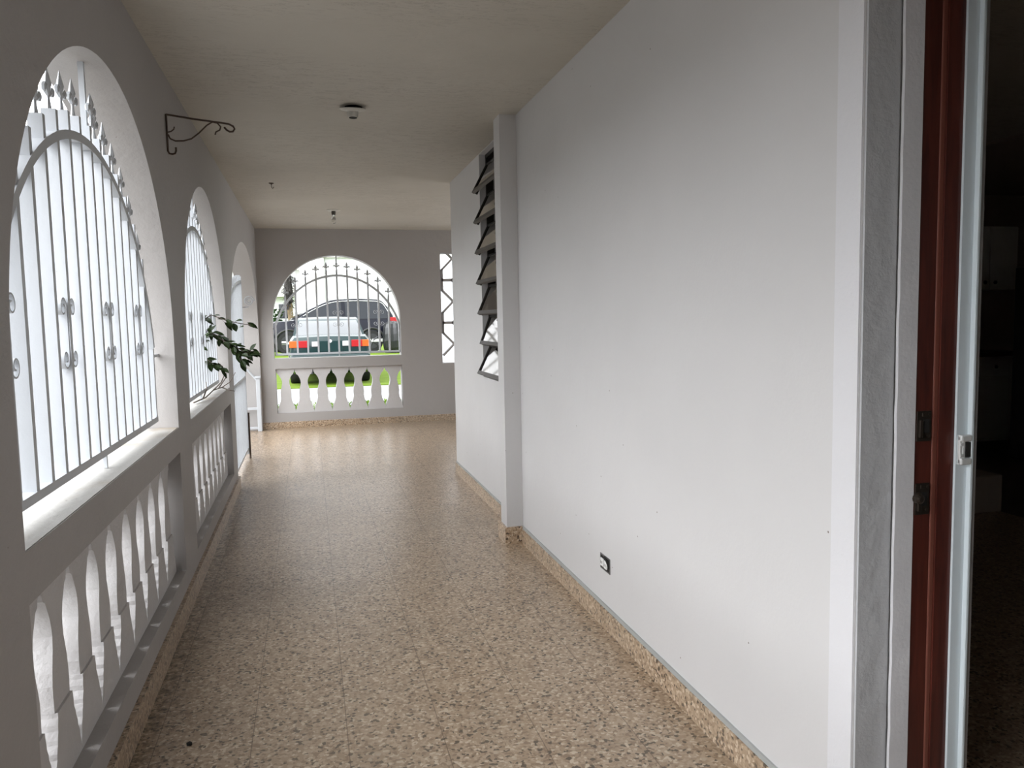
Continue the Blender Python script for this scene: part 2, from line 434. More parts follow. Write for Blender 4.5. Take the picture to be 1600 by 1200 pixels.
# skirtings
def skirt(name, x0, x1, y0, y1, h=.088, line=None):
    struct(name, B(x0, x1, y0, y1, 0, h), M['skirt'])
skirt('baseboard_left', XL-.001, XL+.018, Y0, 6.70, .098)
skirt('baseboard_far', XL, XE, D-.016, D+.001, .082)
skirt('baseboard_right', XR-.012, XR+.001, 1.515, 4.448)
skirt('baseboard_right_inner', XB-.012, XB+.001, 4.60, YE+.012)
skirt('baseboard_pillar', 1.086, XR+.001, 4.445, 4.635, .102)
skirt('baseboard_house_end', XB-.012, XE, YE, YE+.012)
struct('trim_4', B(XR-.007, XR+.001, 1.515, 4.46, .088, .104), M['paint_line'])
struct('trim_5', B(XB-.007, XB+.001, 4.60, YE, .088, .100), M['paint_line'])

# sills of the two left arches and the far arch
struct('trim_6', B(XL-TH+.002, XL-.003, 1.853, 3.897, .866, .8705), M['sill'])
struct('trim_7', B(XL-TH+.002, XL-.003, 4.283, 6.327, .853, .8575), M['sill'])

# ------------------------------------------------------------------ balusters
GAP = [(.745, .000), (.734, .004), (.712, .007), (.700, .016), (.683, .020), (.676, .034), (.655, .047), (.630, .060), (.600, .069),
       (.575, .0715), (.545, .068), (.515, .061), (.485, .053), (.455, .0485), (.425, .0475), (.400, .049), (.385, .050)]
GAP2 = [(.385, .050), (.372, .050), (.355, .046), (.340, .045), (.320, .036), (.308, .034), (.290, .024), (.275, .022), (.258, .012), (.240, .010), (.222, .004), (.205, .001)]
def baluster(fn, c, w, z0, z1, d0, d1, label, group, seed=0, cat='baluster'):
    rnd = random.Random(seed)
    sc = (z1-z0)/.566; f = lambda z: z0+(z-.192)*sc
    hw = w/2
    def side(gp, s):
        return [(c+s*(hw-max(0, g*(w/.2286)+rnd.uniform(-.0012, .0012)*(g > .004))), f(z)) for z, g in gp]
    bm = bmesh.new()
    up = [(c-hw, z1), (c+hw, z1)]+side(GAP, 1)+side(GAP, -1)[::-1]
    lo = side(GAP2, 1)+[(c+hw, z0), (c-hw, z0)]+side(GAP2, -1)[::-1]
    prism(bm, up, fn, d0, d1); prism(bm, lo, fn, d0-.007, d1+.004)
    o = obj('baluster', bm, M['white_cast']); tag(o, label, cat, group)
    return o
for (b0, n, nm_, gr) in ((B1, 9, 'under the near left arch', 'balusters under the near left arch'), (B2, 9, 'under the second left arch', 'balusters under the second left arch')):
    wd = (b0[1]-b0[0])/n
    for k in range(n):
        baluster(fl, b0[0]+wd*(k+.5), wd, b0[2], b0[3], .052, .150, 'flat cast concrete baluster %s, %s from the camera end' % (nm_, ORD[k]), gr, k+n*len(nm_))
wd = (B0[1]-B0[0])/9
n = 7; wd = (FB[1]-FB[0])/n
for k in range(n):
    baluster(ff, FB[0]+wd*(k+.5), wd, FB[2], FB[3], .035, .135, 'flat cast concrete baluster under the far arch, %s from the left' % ORD[k], 'balusters under the far arch', 90+k)

# ------------------------------------------------------------------ iron grilles
def finial(fn, u, z, dm, parent, h=.115):
    bm = bmesh.new(); P = lambda a, b, c: Vector(fn(u+a, dm+b, z+c))
    # neck and four-sided spear
    prof = [(.011, 0), (.009, .012), (.006, .028), (.007, .036), (.013, .044), (.008, .052), (.013, .062), (.017, .071), (.011, .088), (.001, h)]
    rings = [[bm.verts.new(P(r*math.cos(a), r*.6*math.sin(a), c)) for a in (0, PI/3, 2*PI/3, PI, 4*PI/3, 5*PI/3)] for r, c in prof]
    for i in range(len(rings)-1):
        for k in range(6): bm.faces.new((rings[i][k], rings[i][(k+1) % 6], rings[i+1][(k+1) % 6], rings[i+1][k]))
    bm.faces.new(rings[0]); bm.faces.new(rings[-1])
    for s in (-1, 1):
        pts = [P(s*.004, 0, .040), P(s*.013, 0, .046), P(s*.023, 0, .056), P(s*.030, 0, .060), P(s*.036, 0, .054), P(s*.036, 0, .045), P(s*.031, 0, .042)]
        tube(bm, pts, [.006, .0085, .009, .0085, .008, .006, .003], 6)
    return obj('finial', bm, M['iron'], parent, smooth='auto')
def scroll(fn, u, s, zc, parent, d0, d1):
    path = []
    r0 = .031
    def curl(zc_, up):
        out = []
        for i in range(34):
            t = i/33; a = 2.55*PI*t; r = r0*(1-.74*t)
            # starts beside the bar, goes over the end and curls back inwards
            out.append((u+s*(.0115+r0-r*math.cos(a)), zc_+up*r*math.sin(a)))
        return out
    top = curl(zc+.072, 1); bot = curl(zc-.072, -1)
    path = top[::-1]+bot
    bm = bmesh.new(); ribbon(bm, path, fn, d0, d1, .0045)
    return obj('scroll', bm, M['iron'], parent)
def grille(fn, c, sp, K, tipf, arcf, zb, label, d0, loc, scr, zscr, hw_open, top_open, post=0, kr=None, uc=None):
    g = thing('window_grille', label, 'window grille', loc, 0)
    d1 = d0+.037; t = .011
    kr = kr or (-K, K); uc = c if uc is None else uc
    e0, e1 = c+sp*kr[0], c+sp*kr[1]
    obj('bottom_rail', B2_(fn, e0-t, e1+t, d0-.002, d1+.002, zb, zb+.024), M['iron'], g)
    for k in range(kr[0], kr[1]+1):
        u = c+sp*k
        if k in kr:
            top = arcf(u-uc)
            obj('frame_bar', B2_(fn, u-t, u+t, d0, d1, zb+.024, top), M['iron'], g)
            continue
        tip = tipf(u-uc)
        sq = tip-.115
        obj('bar', B2_(fn, u-t, u+t, d0, d1, zb+.024, sq), M['iron'], g)
        if k != post: finial(fn, u, sq, (d0+d1)/2, g)
        else:
            obj('fixing_post', B2_(fn, u-.008, u+.008, d0+.008, d1-.012, sq, top_open+.01), M['iron'], g)
            finial(fn, u+.0, sq, d0-.004, g, .105)
        if k in scr:
            for s in (-1, 1): scroll(fn, u, s, zscr, g, d0+.004, d1-.006)
    path = [((e0+e1)/2+(e1-e0)/2*math.sin(PI/2*(i/30.0)), 0) for i in range(-30, 31)]
    path = [(u, arcf(u-uc)) for u, _ in path]
    bm = bmesh.new(); ribbon(bm, path, fn, d0-.004, d1+.004, .026); obj('arch_band', bm, M['iron'], g)
    for s in (-1, 1):
        ue = e1 if s > 0 else e0
        u0, u1 = ue-s*.005, hw_open[1]+.004 if s > 0 else hw_open[0]-.004; za = arcf(ue-uc)
        obj('fixing_lug', B2_(fn, min(u0, u1), max(u0, u1), d0+.012, d1-.012, za-.045, za-.033), M['iron'], g)
    obj('fixing_lug', B2_(fn, c-.006, c+.006, d0+.012, d1-.012, zb-.05, zb+.002), M['iron'], g)
    return g
def rect4(u0, u1, z0, z1): return [(u0, z0), (u1, z0), (u1, z1), (u0, z1)]
def B2_(fn, u0, u1, d0, d1, z0, z1):
    bm = bmesh.new(); prism(bm, rect4(u0, u1, z0, z1), fn, d0, d1); return bm
def ell(zs, a, c, off): return lambda du: zs+c*math.sqrt(max(0, 1-(du/a)**2))-off
arcL = ell(1.03, .945, .90, 0); tipL = ell(1.262, .96, .85, 0)
grille(fl, 2.865, .121, 7, tipL, arcL, .922, 'white iron grille in the near left arch', .056, (XL-.07, 2.865, .91), (-7, -3, 1, 5), 1.33, (1.85, 3.90), 2.19, 0, (-8, 7), 2.795)
grille(fl, 5.295, .121, 7, tipL, arcL, .910, 'white iron grille in the second left arch, leafy branch poking through', .056, (XL-.07, 5.305, .90), (-3, 1, 5), 1.32, (4.28, 6.33), 2.18, 0, (-8, 7), 5.225)
arcF = ell(.98, .83, .95, 0)
grille(ff, .372, .1300, 6, ell(1.352, .815, .832, .07), arcF, .925, 'white iron grille in the far arch with parked cars behind', .06, (.362, D+.07, .9), (-4, 0, 4), 1.38, (-.44, 1.163), 2.18)
# unseen arch beside the camera has no grille; included to let light in
# ------------------------------------------------------------------ gate
g = thing('porch_gate', 'white barred porch gate leaf in the third left arch', 'gate', (XL-.05, 6.72, 0))
gd0, gd1 = .02, .055
gf = fl
for i in range(11):
    u = 6.80+i*.122
    obj('bar', B2_(gf, u-.009, u+.009, gd0, gd1, .115, 1.30+.46*math.sqrt(1-((u-8.45)/1.8)**2)+.06), M['iron'], g)
obj('hinge_stile', B2_(gf, 6.70, 6.728, gd0-.004, gd1+.004, .05, 1.62), M['iron'], g)
obj('lock_stile', B2_(gf, 8.10, 8.135, gd0-.004, gd1+.004, .05, 1.80), M['iron'], g)
obj('bottom_rail', B2_(gf, 6.728, 8.10, gd0, gd1, .09, .115), M['iron'], g)
obj('middle_rail', B2_(gf, 6.728, 8.10, gd0, gd1, .80, .825), M['iron'], g)
bm = bmesh.new(); ribbon(bm, [(u, 1.30+.46*math.sqrt(1-((u-8.45)/1.8)**2)) for u in [6.728+i*(8.12-6.728)/20 for i in range(21)]], gf, gd0, gd1, .026)
obj('top_band', bm, M['iron'], g)
obj('drop_bolt', T([(XL-.02+.012, 8.135, .46), (XL-.008, 8.135, .42), (XL-.008, 8.135, .0)], .009), M['rust'], g)
bm = bmesh.new()
sp = [(.085-.075*math.cos(0)+(.052*(1-t/26*.8))*math.cos(2*PI*t/13)+0, (.052*(1-t/26*.8))*math.sin(2*PI*t/13)) for t in range(27)]
tube(bm, [(XL+.055+a-.02, 8.16, 1.56+b) for a, b in sp], .006, 6)
tube(bm, [(XL-.02, 8.14, 1.50), (XL+.01, 8.16, 1.50), (XL+.04, 8.16, 1.505)], .005, 6)
obj('spiral_handle', bm, M['iron'], g)
# low rail beyond the gate
g2 = thing('stair_rail', 'low white rail with square post beyond the gate', 'railing', (XL-.02, 10.14, 0))
obj('post', B(XL-.055, XL-.005, 10.125, 10.175, 0, .66, bev=.004), M['iron'], g2)
obj('post_cap', B(XL-.065, XL+.005, 10.115, 10.185, .66, .685, bev=.004), M['iron'], g2)
obj('top_rail', T([(XL-.045, 10.15, .64), (XL-.14, 10.13, .76), (XL-.60, 10.10, 1.02)], .014), M['iron'], g2)
obj('middle_rail', B(XL-.60, XL-.055, 10.13, 10.16, .27, .30), M['iron'], g2)
obj('bottom_rail', B(XL-.60, XL-.055, 10.13, 10.16, .03, .055), M['iron'], g2)
obj('post', B(XL-.62, XL-.58, 10.12, 10.165, 0, 1.02), M['iron'], g2)

# ------------------------------------------------------------------ concrete lattice in the far wall
bm = bmesh.new(); bw = .022
u0, u1, z0, z1 = FS
def seg(a, b, d0=.03, d1=.12, w_=bw):
    dx, dz = b[0]-a[0], b[1]-a[1]; l = math.hypot(dx, dz); nx, nz = -dz/l*w_/2, dx/l*w_/2; ex, ez = dx/l*w_*.3, dz/l*w_*.3
    q = [(a[0]+nx-ex, a[1]+nz-ez), (b[0]+nx+ex, b[1]+nz+ez), (b[0]-nx+ex, b[1]-nz+ez), (a[0]-nx-ex, a[1]-nz-ez)]
    q = [(min(max(u, u0), u1), min(max(z, z0), z1)) for u, z in q]
    prism(bm, q, ff, d0, d1)
zh = [1.862-.565*i for i in range(-1, 4)]
colx = u0+.028
cw = .145
for ci in range(4):
    x = colx+ci*2*cw
    for zc in zh:
        if z0 < zc < z1+.2:
            za, zb_ = min(zc+.135, z1), max(zc-.135, z0)
            if zb_ < za: seg((x, zb_), (x, za))
            if zc < z1:
                seg((x, zc), (x+cw-.02, zc), w_=.035)
                seg((x+cw-.02, zc), (x+cw+.02, zc+.03)); seg((x+cw-.02, zc), (x+cw+.02, zc-.03))
                if x-cw > u0: seg((x, zc), (x-cw+.02, zc), w_=.035)
        zt, zn = zc-.135, zc-.2825
        for (p_, q_) in (((x, zt), (x+cw, zn)), ((x+cw, zn), (x, zn-.1475)), ((x, zt), (x-cw, zn)), ((x-cw, zn), (x, zn-.1475))):
            if min(p_[0], q_[0]) < u0 or max(p_[0], q_[0]) > u1: continue
            if max(p_[1], q_[1]) > z1 or min(p_[1], q_[1]) < z0:
                # clip against the opening
                (xa, za), (xb, zb2) = p_, q_
                def cl(p1, p2, zl):
                    t = (zl-p1[1])/(p2[1]-p1[1]); return (p1[0]+t*(p2[0]-p1[0]), zl)
                if za > z1 and zb2 > z1 or za < z0 and zb2 < z0: continue
                if za > z1: p_ = cl(p_, q_, z1)
                if zb2 > z1: q_ = cl(p_, q_, z1)
                if za < z0: p_ = cl(p_, q_, z0)
                if zb2 < z0: q_ = cl(p_, q_, z0)
            seg(p_, q_)
tag(obj('lattice_screen', bm, M['wall_left']), 'openwork concrete lattice screen set in the far wall behind the house corner', 'lattice screen')

# ------------------------------------------------------------------ louvre window in the right wall
wnd = thing('window_1', 'dark metal awning window with seven tilted glass louvres', 'window', (XB+.05, (WY0+WY1)/2, .925))
wnd['kind'] = 'structure'
fx = XB+.045
bm = bmesh.new()
box(bm, fx, fx+.05, WY1-.022, WY1, .925, H-.004); box(bm, fx, fx+.05, WY0, WY0+.022, .925, H-.004)
box(bm, fx, fx+.05, WY0, WY1, .925, .945); box(bm, fx, fx+.05, WY0, WY1, H-.03, H-.004)
obj('window_frame', bm, M['bronze'], wnd)
zbot = [2.235, 2.022, 1.808, 1.594, 1.380, 1.166, .952]
for i, zb in enumerate(zbot):
    tilt = (.110, .105, .100, .096, .090, .078, .100)[i]
    hh = .205
    xt, xb = fx+.012, fx+.012-tilt
    zt = zb+hh
    ya, yb = WY0+.028, WY1-.028
    pn = obj('louvre', bmesh.new(), M['bronze'], wnd)
    bm = bmesh.new()
    dx, dz = xb-xt, zb-zt; l = math.hypot(dx, dz); tx, tz = dx/l, dz/l; nx, nz = -tz*.008, tx*.008
    def pr(a, b, y0, y1, bm=bm, e=1.0, off=0):
        q = []
        for (s, sgn) in ((a, 1), (b, 1), (b, -1), (a, -1)):
            q.append((xt+tx*s+nx*(sgn*e+off), zt+tz*s+nz*(sgn*e+off)))
        A_ = [bm.verts.new((x, y0, z)) for x, z in q]; B_ = [bm.verts.new((x, y1, z)) for x, z in q]
        bm.faces.new(A_); bm.faces.new(B_[::-1])
        for j in range(4): bm.faces.new((A_[j], B_[j], B_[(j+1) % 4], A_[(j+1) % 4]))
    pr(0, l, yb-.016, yb, e=2.6, off=1.2); pr(0, l, ya, ya+.016, e=2.6, off=1.2); pr(0, .018, ya, yb)
    bmesh.ops.translate(bm, verts=bm.verts, vec=-worldloc(wnd)); bmesh.ops.recalc_face_normals(bm, faces=bm.faces)
    bm.to_mesh(pn.data); bm.free()
    bm = bmesh.new(); pr(l-.022, l+.004, ya-.004, yb+.004, bm, 1.3); obj('bottom_edge', bm, M['bronze_light'], pn)
    bm = bmesh.new(); pr(.016, l-.020, ya+.020, yb-.020, bm, .3); obj('glass', bm, M['tinted_glass'], pn)

# ------------------------------------------------------------------ doorway at the right edge
dr = thing('door_1', 'doorway with dark mahogany jamb and white aluminium screen frame', 'door', (1.39, YJ, 0))
dr['kind'] = 'structure'
bm = bmesh.new(); box(bm, 1.334, 1.385, YJ-.018, YJ+.06, 0, 2.09); box(bm, 1.397, 1.4405, YJ-.024, YJ+.06, 0, 2.09)
box(bm, 1.334, 1.4405, .50, YJ-.02, 2.09, 2.12)
obj('door_jamb', bm, M['wood'], dr)
obj('jamb_bead', B(1.383, 1.399, YJ-.020, YJ-.004, 0, 2.09, bev=.004), M['wood_bead'], dr)['label'] = 'worn lighter brown bead'
bm = bmesh.new(); box(bm, 1.441, 1.472, YJ-.030, YJ+.05, 0, 2.09); box(bm, 1.472, 1.480, YJ-.042, YJ+.05, 0, 2.09, bev=.002)
f_ = obj('screen_frame', bm, M['alu'], dr); f_['label'] = 'white aluminium screen door frame'
obj('screen_track', B(1.480, 1.499, YJ-.030, YJ+.05, 0, 2.09), M['alu_grey'], dr)
def plate(z0, z1, knob):
    bm = bmesh.new(); yy = YJ-.018
    fr = .008
    box(bm, 1.340, 1.379, yy-.003, yy, z0, z1, bev=.001)
    box(bm, 1.343, 1.352, yy-.010, yy-.003, z0+.01, z1-.02, bev=.001)
    box(bm, 1.352, 1.376, yy-.006, yy-.003, z1-.012, z1-.004, bev=.001)
    lathe(bm, [(.004, -.008), (.004, -.003)], (1.370, yy, z0+.012), 8, 'y'); lathe(bm, [(.004, -.008), (.004, -.003)], (1.370, yy, z1-.008), 8, 'y')
    if knob: lathe(bm, [(.006, -.022), (.012, -.018), (.012, -.006), (.009, -.003)], (1.341, yy, (z0+z1)/2+.004), 12, 'y')
    o = obj('strike_plate', bm, M['old_brass'], dr); o['label'] = 'tarnished brass strike plate'
    obj('latch_hole', B(1.356, 1.372, yy-.0045, yy-.0028, (z0+z1)/2-.016, (z0+z1)/2+.016), M['black_and_hole_shade'], o)
plate(1.048, 1.118, False); plate(.876, .950, True)
bm = bmesh.new(); yy = YJ-.030
box(bm, 1.444, 1.452, yy-.008, yy, .990, 1.060, bev=.002)
box(bm, 1.444, 1.474, yy-.014, yy, 1.044, 1.060, bev=.004); box(bm, 1.444, 1.474, yy-.014, yy, .990, 1.006, bev=.004)
box(bm, 1.452, 1.457, yy-.010, yy, 1.004, 1.046); lathe(bm, [(.004, -.010), (.004, 0)], (1.449, yy, 1.038), 8, 'y'); lathe(bm, [(.004, -.010), (.004, 0)], (1.449, yy, 1.012), 8, 'y')
k_ = obj('latch_keeper', bm, M['chrome'], dr); k_['label'] = 'small chrome latch keeper'
obj('latch_slot', B(1.459, 1.473, yy-.011, yy-.001, 1.008, 1.042), M['black_and_hole_shade'], k_)

# ------------------------------------------------------------------ small fittings of the porch
o_ = thing('electric_outlet', 'open electrical outlet without cover low on the right wall', 'outlet', (XR, 3.09, .285))
bm = bmesh.new()
bx0 = XR-.003
for (a, b, c, d) in ((3.044, 3.156, .252, .258), (3.044, 3.156, .312, .318), (3.044, 3.050, .258, .312), (3.150, 3.156, .258, .312)):
    box(bm, bx0, XR+.002, a, b, c, d)
obj('metal_box', bm, M['outlet_metal'], o_)
obj('box_back', B(XR-.0015, XR+.001, 3.049, 3.151, .256, .314), M['black_and_hole_shade'], o_)
for (yc, zc) in ((3.128, .283), (3.088, .281)):
    r_ = obj('receptacle', B(XR-.008, XR-.001, yc-.017, yc+.017, zc-.018, zc+.018, bev=.004), M['outlet_white'], o_)
    bm = bmesh.new(); box(bm, XR-.0088, XR-.0075, yc-.008, yc-.005, zc-.006, zc+.006); box(bm, XR-.0088, XR-.0075, yc+.005, yc+.008, zc-.006, zc+.006)
    obj('slot', bm, M['black_and_hole_shade'], r_)
obj('loose_wire', T([(XR-.004, 3.100, .314), (XR-.010, 3.080, .312), (XR-.012, 3.058, .306), (XR-.008, 3.052, .290), (XR-.003, 3.055, .275)], .0035, 6), M['black_and_hole_shade'], o_)

# lampholder near: plate hanging a little loose on the ceiling
t = thing('lampholder', 'empty ceiling lampholder with loose plate, nearer of the two', 'light fitting', (.278, 4.44, H))
bm = LA([(.0, 0), (.070, 0), (.070, -.004), (.062, -.010), (.030, -.016), (.0, -.016)], (.278, 4.44, 0), 28)
bmesh.ops.rotate(bm, verts=bm.verts, cent=(.278, 4.44, 0), matrix=Matrix.Rotation(math.radians(9), 3, 'X'))
bmesh.ops.translate(bm, verts=bm.verts, vec=(0, 0, H-.012)); obj('ceiling_plate', bm, M['porcelain'], t, smooth='auto')
obj('box_hole', LA([(0, -.0015), (.048, -.0015), (.048, -.0005), (0, -.0005)], (.283, 4.455, H), 24), M['black_and_hole_shade'], t)
obj('socket', LA([(.030, -.02), (.029, -.040), (.026, -.058), (.025, -.060), (.020, -.060)], (.278, 4.44, H), 20), M['porcelain'], t, smooth='auto')
obj('socket_mouth', LA([(.0, -.0600), (.022, -.0600), (.022, -.062), (0, -.062)], (.278, 4.44, H), 20), M['black_and_hole_shade'], t)
t = thing('lampholder', 'ceiling lampholder with bare bulb near the far wall', 'light fitting', (.299, 8.54, H))
obj('ceiling_plate', LA([(.0, 0), (.072, 0), (.072, -.005), (.055, -.012), (.0, -.014)], (.299, 8.54, H), 28), M['porcelain'], t, smooth='auto')
obj('socket', LA([(.022, -.012), (.023, -.030), (.019, -.050), (.016, -.052)], (.299, 8.54, H), 20), M['bronze_light'], t, smooth='auto')
obj('bulb', LA([(.010, -.050), (.013, -.062), (.021, -.085), (.024, -.108), (.020, -.130), (.010, -.142), (.002, -.145)], (.299, 8.54, H), 20), M['bulb'], t, smooth=True)
bm = LA([(.0, 0), (.022, 0), (.020, -.004), (.005, -.010), (.004, -.014), (0, -.014)], (-.256, 6.96, H), 16)
tube(bm, [(-.256, 6.96, H-.012), (-.256, 6.96, H-.032), (-.250, 6.96, H-.044), (-.240, 6.96, H-.040), (-.238, 6.96, H-.030)], .0028, 6)
tag(obj('ceiling_hook', bm, M['rust']), 'small dark screw hook in the ceiling over the second arch', 'hook')

# rusty plant bracket on the left wall
t = thing('plant_bracket', 'rusty scrolled plant hanger bracket on the left wall between the arches', 'bracket', (XL, 3.99, 2.24))
by = 3.99
def P(px, pz): return (XL+.006+px, by, pz)
obj('back_bar', T([P(0, 2.318), P(0, 2.20), P(0, 2.150), P(.006, 2.139), P(.018, 2.137), P(.030, 2.140), P(.035, 2.152), P(.035, 2.168)], .0045, 8), M['rust'], t)
obj('arm', T([P(0, 2.316), P(.12, 2.300), P(.24, 2.288), P(.272, 2.284), P(.292, 2.274), P(.298, 2.262), P(.290, 2.250), P(.276, 2.248), P(.262, 2.256), P(.252, 2.268)], .0045, 8), M['rust'], t)
obj('scroll_brace', T([P(.005, 2.225), P(.012, 2.207), P(.035, 2.197), P(.07, 2.199), P(.105, 2.210), P(.14, 2.238), P(.175, 2.274), P(.20, 2.290), P(.222, 2.286), P(.236, 2.270), P(.232, 2.255), P(.214, 2.245), P(.210, 2.232)], .0035, 8), M['rust'], t)
obj('curl', T([P(.004, 2.236), P(.018, 2.240), P(.030, 2.250), P(.033, 2.262)], .003, 6), M['rust'], t)

# ------------------------------------------------------------------ branch growing in through the second arch
def leafmesh(bm, p, d, up, L_, W):
    d = d.normalized(); s = d.cross(up).normalized(); n = s.cross(d)
    prof = [(0, .0), (.18, .62), (.42, 1.0), (.68, .82), (.88, .38), (1, 0)]
    mid = [bm.verts.new(p+d*L_*t-n*L_*.10*t*t) for t, _ in prof]
    for sg in (-1, 1):
        ed = [bm.verts.new(p+d*L_*t+s*sg*W*w_*.5-n*L_*.10*t*t+n*W*.12*w_) for t, w_ in prof[1:-1]]
        ch = [mid[0]]+ed+[mid[-1]]
        for i in range(len(mid)-1):
            f = [mid[i], mid[i+1], ch[i+1], ch[i]]
            f = list(dict.fromkeys(f))
            if len(f) >= 3: bm.faces.new(f)
def unp(px, py, y):
    d = F+R2*((px-800)/FPX)-U2*((py-600)/FPX); return Vector((0, 0, 1.35))+d*(y/d.y)
t = thing('leafy_branch', 'dark green leafy branch poking through the second arch grille', 'branch', (XL-.02, 5.6, 1.05))
wd_ = bmesh.new(); lf = bmesh.new(); rnd = random.Random(11)
stems = [[(310, 505, 5.55), (330, 492, 5.55), (352, 500, 5.5), (372, 505, 5.45), (392, 508, 5.4)],
         [(308, 540, 5.55), (325, 515, 5.55), (345, 530, 5.5), (365, 540, 5.45), (385, 552, 5.4), (397, 548, 5.38)],
         [(312, 575, 5.6), (322, 560, 5.6), (332, 568, 5.55), (348, 572, 5.5)],
         [(365, 540, 5.45), (372, 555, 5.42), (382, 568, 5.4)]]
dens = [13, 64, 20, 16]
for st, n in zip(stems, dens):
    pts = [unp(*q) for q in st]
    tube(wd_, pts, [.004-.0025*i/len(pts) for i in range(len(pts))], 6)
    for i in range(n):
        s = (i+.5)/n*(len(pts)-1); k = min(int(s), len(pts)-2); p = pts[k].lerp(pts[k+1], s-k)
        d = (pts[k+1]-pts[k]).normalized()
        out = Vector((rnd.uniform(-.5, 1), rnd.uniform(-1, .6), rnd.uniform(-1.1, .55)))
        q = p+Vector((rnd.uniform(-.018, .018), rnd.uniform(-.05, .05), rnd.uniform(-.025, .018)))
        tube(wd_, [p, q], .0012, 4)
        leafmesh(lf, q, d*.6+out, Vector((rnd.uniform(-.4, .4), -.6, 1)), rnd.uniform(.052, .080), rnd.uniform(.028, .040))
obj('stem', wd_, M['twig'], t); obj('foliage', lf, M['leaf'], t)
t = thing('dead_vine', 'pale dead vine twigs lying on the sill of the second arch', 'dry vine', (XL-.06, 5.9, .86))
bm = bmesh.new()
for pts in ([(-.70, 5.1, .868), (-.66, 5.35, .875), (-.64, 5.6, .90), (-.60, 5.75, .905), (-.56, 5.9, .93), (-.53, 6.0, .99)],
            [(-.64, 5.6, .90), (-.59, 5.62, .95), (-.57, 5.66, 1.0)], [(-.60, 5.75, .905), (-.55, 5.72, .885), (-.52, 5.76, .875)],
            [(-.67, 5.3, .873), (-.65, 5.34, .93), (-.66, 5.4, .97)], [(-.62, 5.7, .90), (-.58, 5.8, .965), (-.57, 5.86, 1.02)]):
    tube(bm, [Vector(q) for q in pts], [.005-.003*i/len(pts) for i in range(len(pts))], 6)
obj('twigs', bm, M['twig_pale'], t)
# floor litter
bm = bmesh.new(); p0 = Vector((-.395, 2.42, .003))
leafmesh(bm, Vector((-.36, 2.42, .004)), Vector((1, .45, 0)), Vector((0, 0, 1)), .032, .012)
tag(obj('fallen_leaf', bm, M['leaf_light']), 'small yellow-green fallen leaf on the floor near the left wall', 'leaf')
bm = bmesh.new(); bmesh.ops.create_icosphere(bm, subdivisions=2, radius=.009, matrix=Matrix.Translation((-.425, 2.60, .006)))
for v in bm.verts: v.co.z = max(.0005, v.co.z*.8); v.co.x += random.uniform(-.0015, .0015)
tag(obj('dirt_clump', bm, M['black_and_hole_shade']), 'small black clump of dirt on the floor near the left wall', 'debris')

# ------------------------------------------------------------------ outside ground
struct('driveway', B(-30, XL-TH, -20, 13.0, -.16, -.05), M['driveway'])
struct('pavement', B(XL-TH, 30, D+TH, 16.6, -.14, -.02), M['pavement'])
struct('pavement_side', B(-30, XL-TH, 13.0, 16.6, -.14, -.02), M['pavement'])
bm = bmesh.new()
prof = [(16.6, .0), (19, .0), (21, .05), (24.5, .28), (60, .32)]
rows = [[bm.verts.new((x, y, z)) for x in (-40, 40)] for y, z in prof]
for a, b in zip(rows, rows[1:]): bm.faces.new((a[0], a[1], b[1], b[0]))
low = [[bm.verts.new((x, y, -.16)) for x in (-40, 40)] for y in (16.6, 60)]
bm.faces.new((low[0][0], low[0][1], low[1][1], low[1][0])); bm.faces.new((low[0][0], low[0][1], rows[0][1], rows[0][0]))
struct('lawn', bm, M['grass'])
struct('boundary_wall', B(2.35, 10, 15.4, 15.55, -.05, 2.6), M['garden_wall'], 'white boundary wall seen through the far lattice screen', 'wall')
struct('ground_behind', B(XL-TH, 30, -20, -2.0, -.16, -.05), M['driveway'])
# weeds in front of the far balustrade
bm = bmesh.new(); rnd = random.Random(5)
for i in range(420):
    x = rnd.choice([rnd.gauss(.1, .35), rnd.gauss(.9, .3), rnd.uniform(-.6, 1.6)]); y = rnd.uniform(11.9, 13.2)
    for j in range(3):
        d = Vector((rnd.uniform(-1, 1), rnd.uniform(-1, 1), rnd.uniform(.5, 1.6)))
        leafmesh(bm, Vector((x, y, -.02)), d, Vector((0, 1, .3)), rnd.uniform(.03, .085), .014)
tag(obj('weeds', bm, M['leaf_light']), 'scattered yellow-green weeds on the pavement outside the far balustrade', 'weeds', kind='stuff')

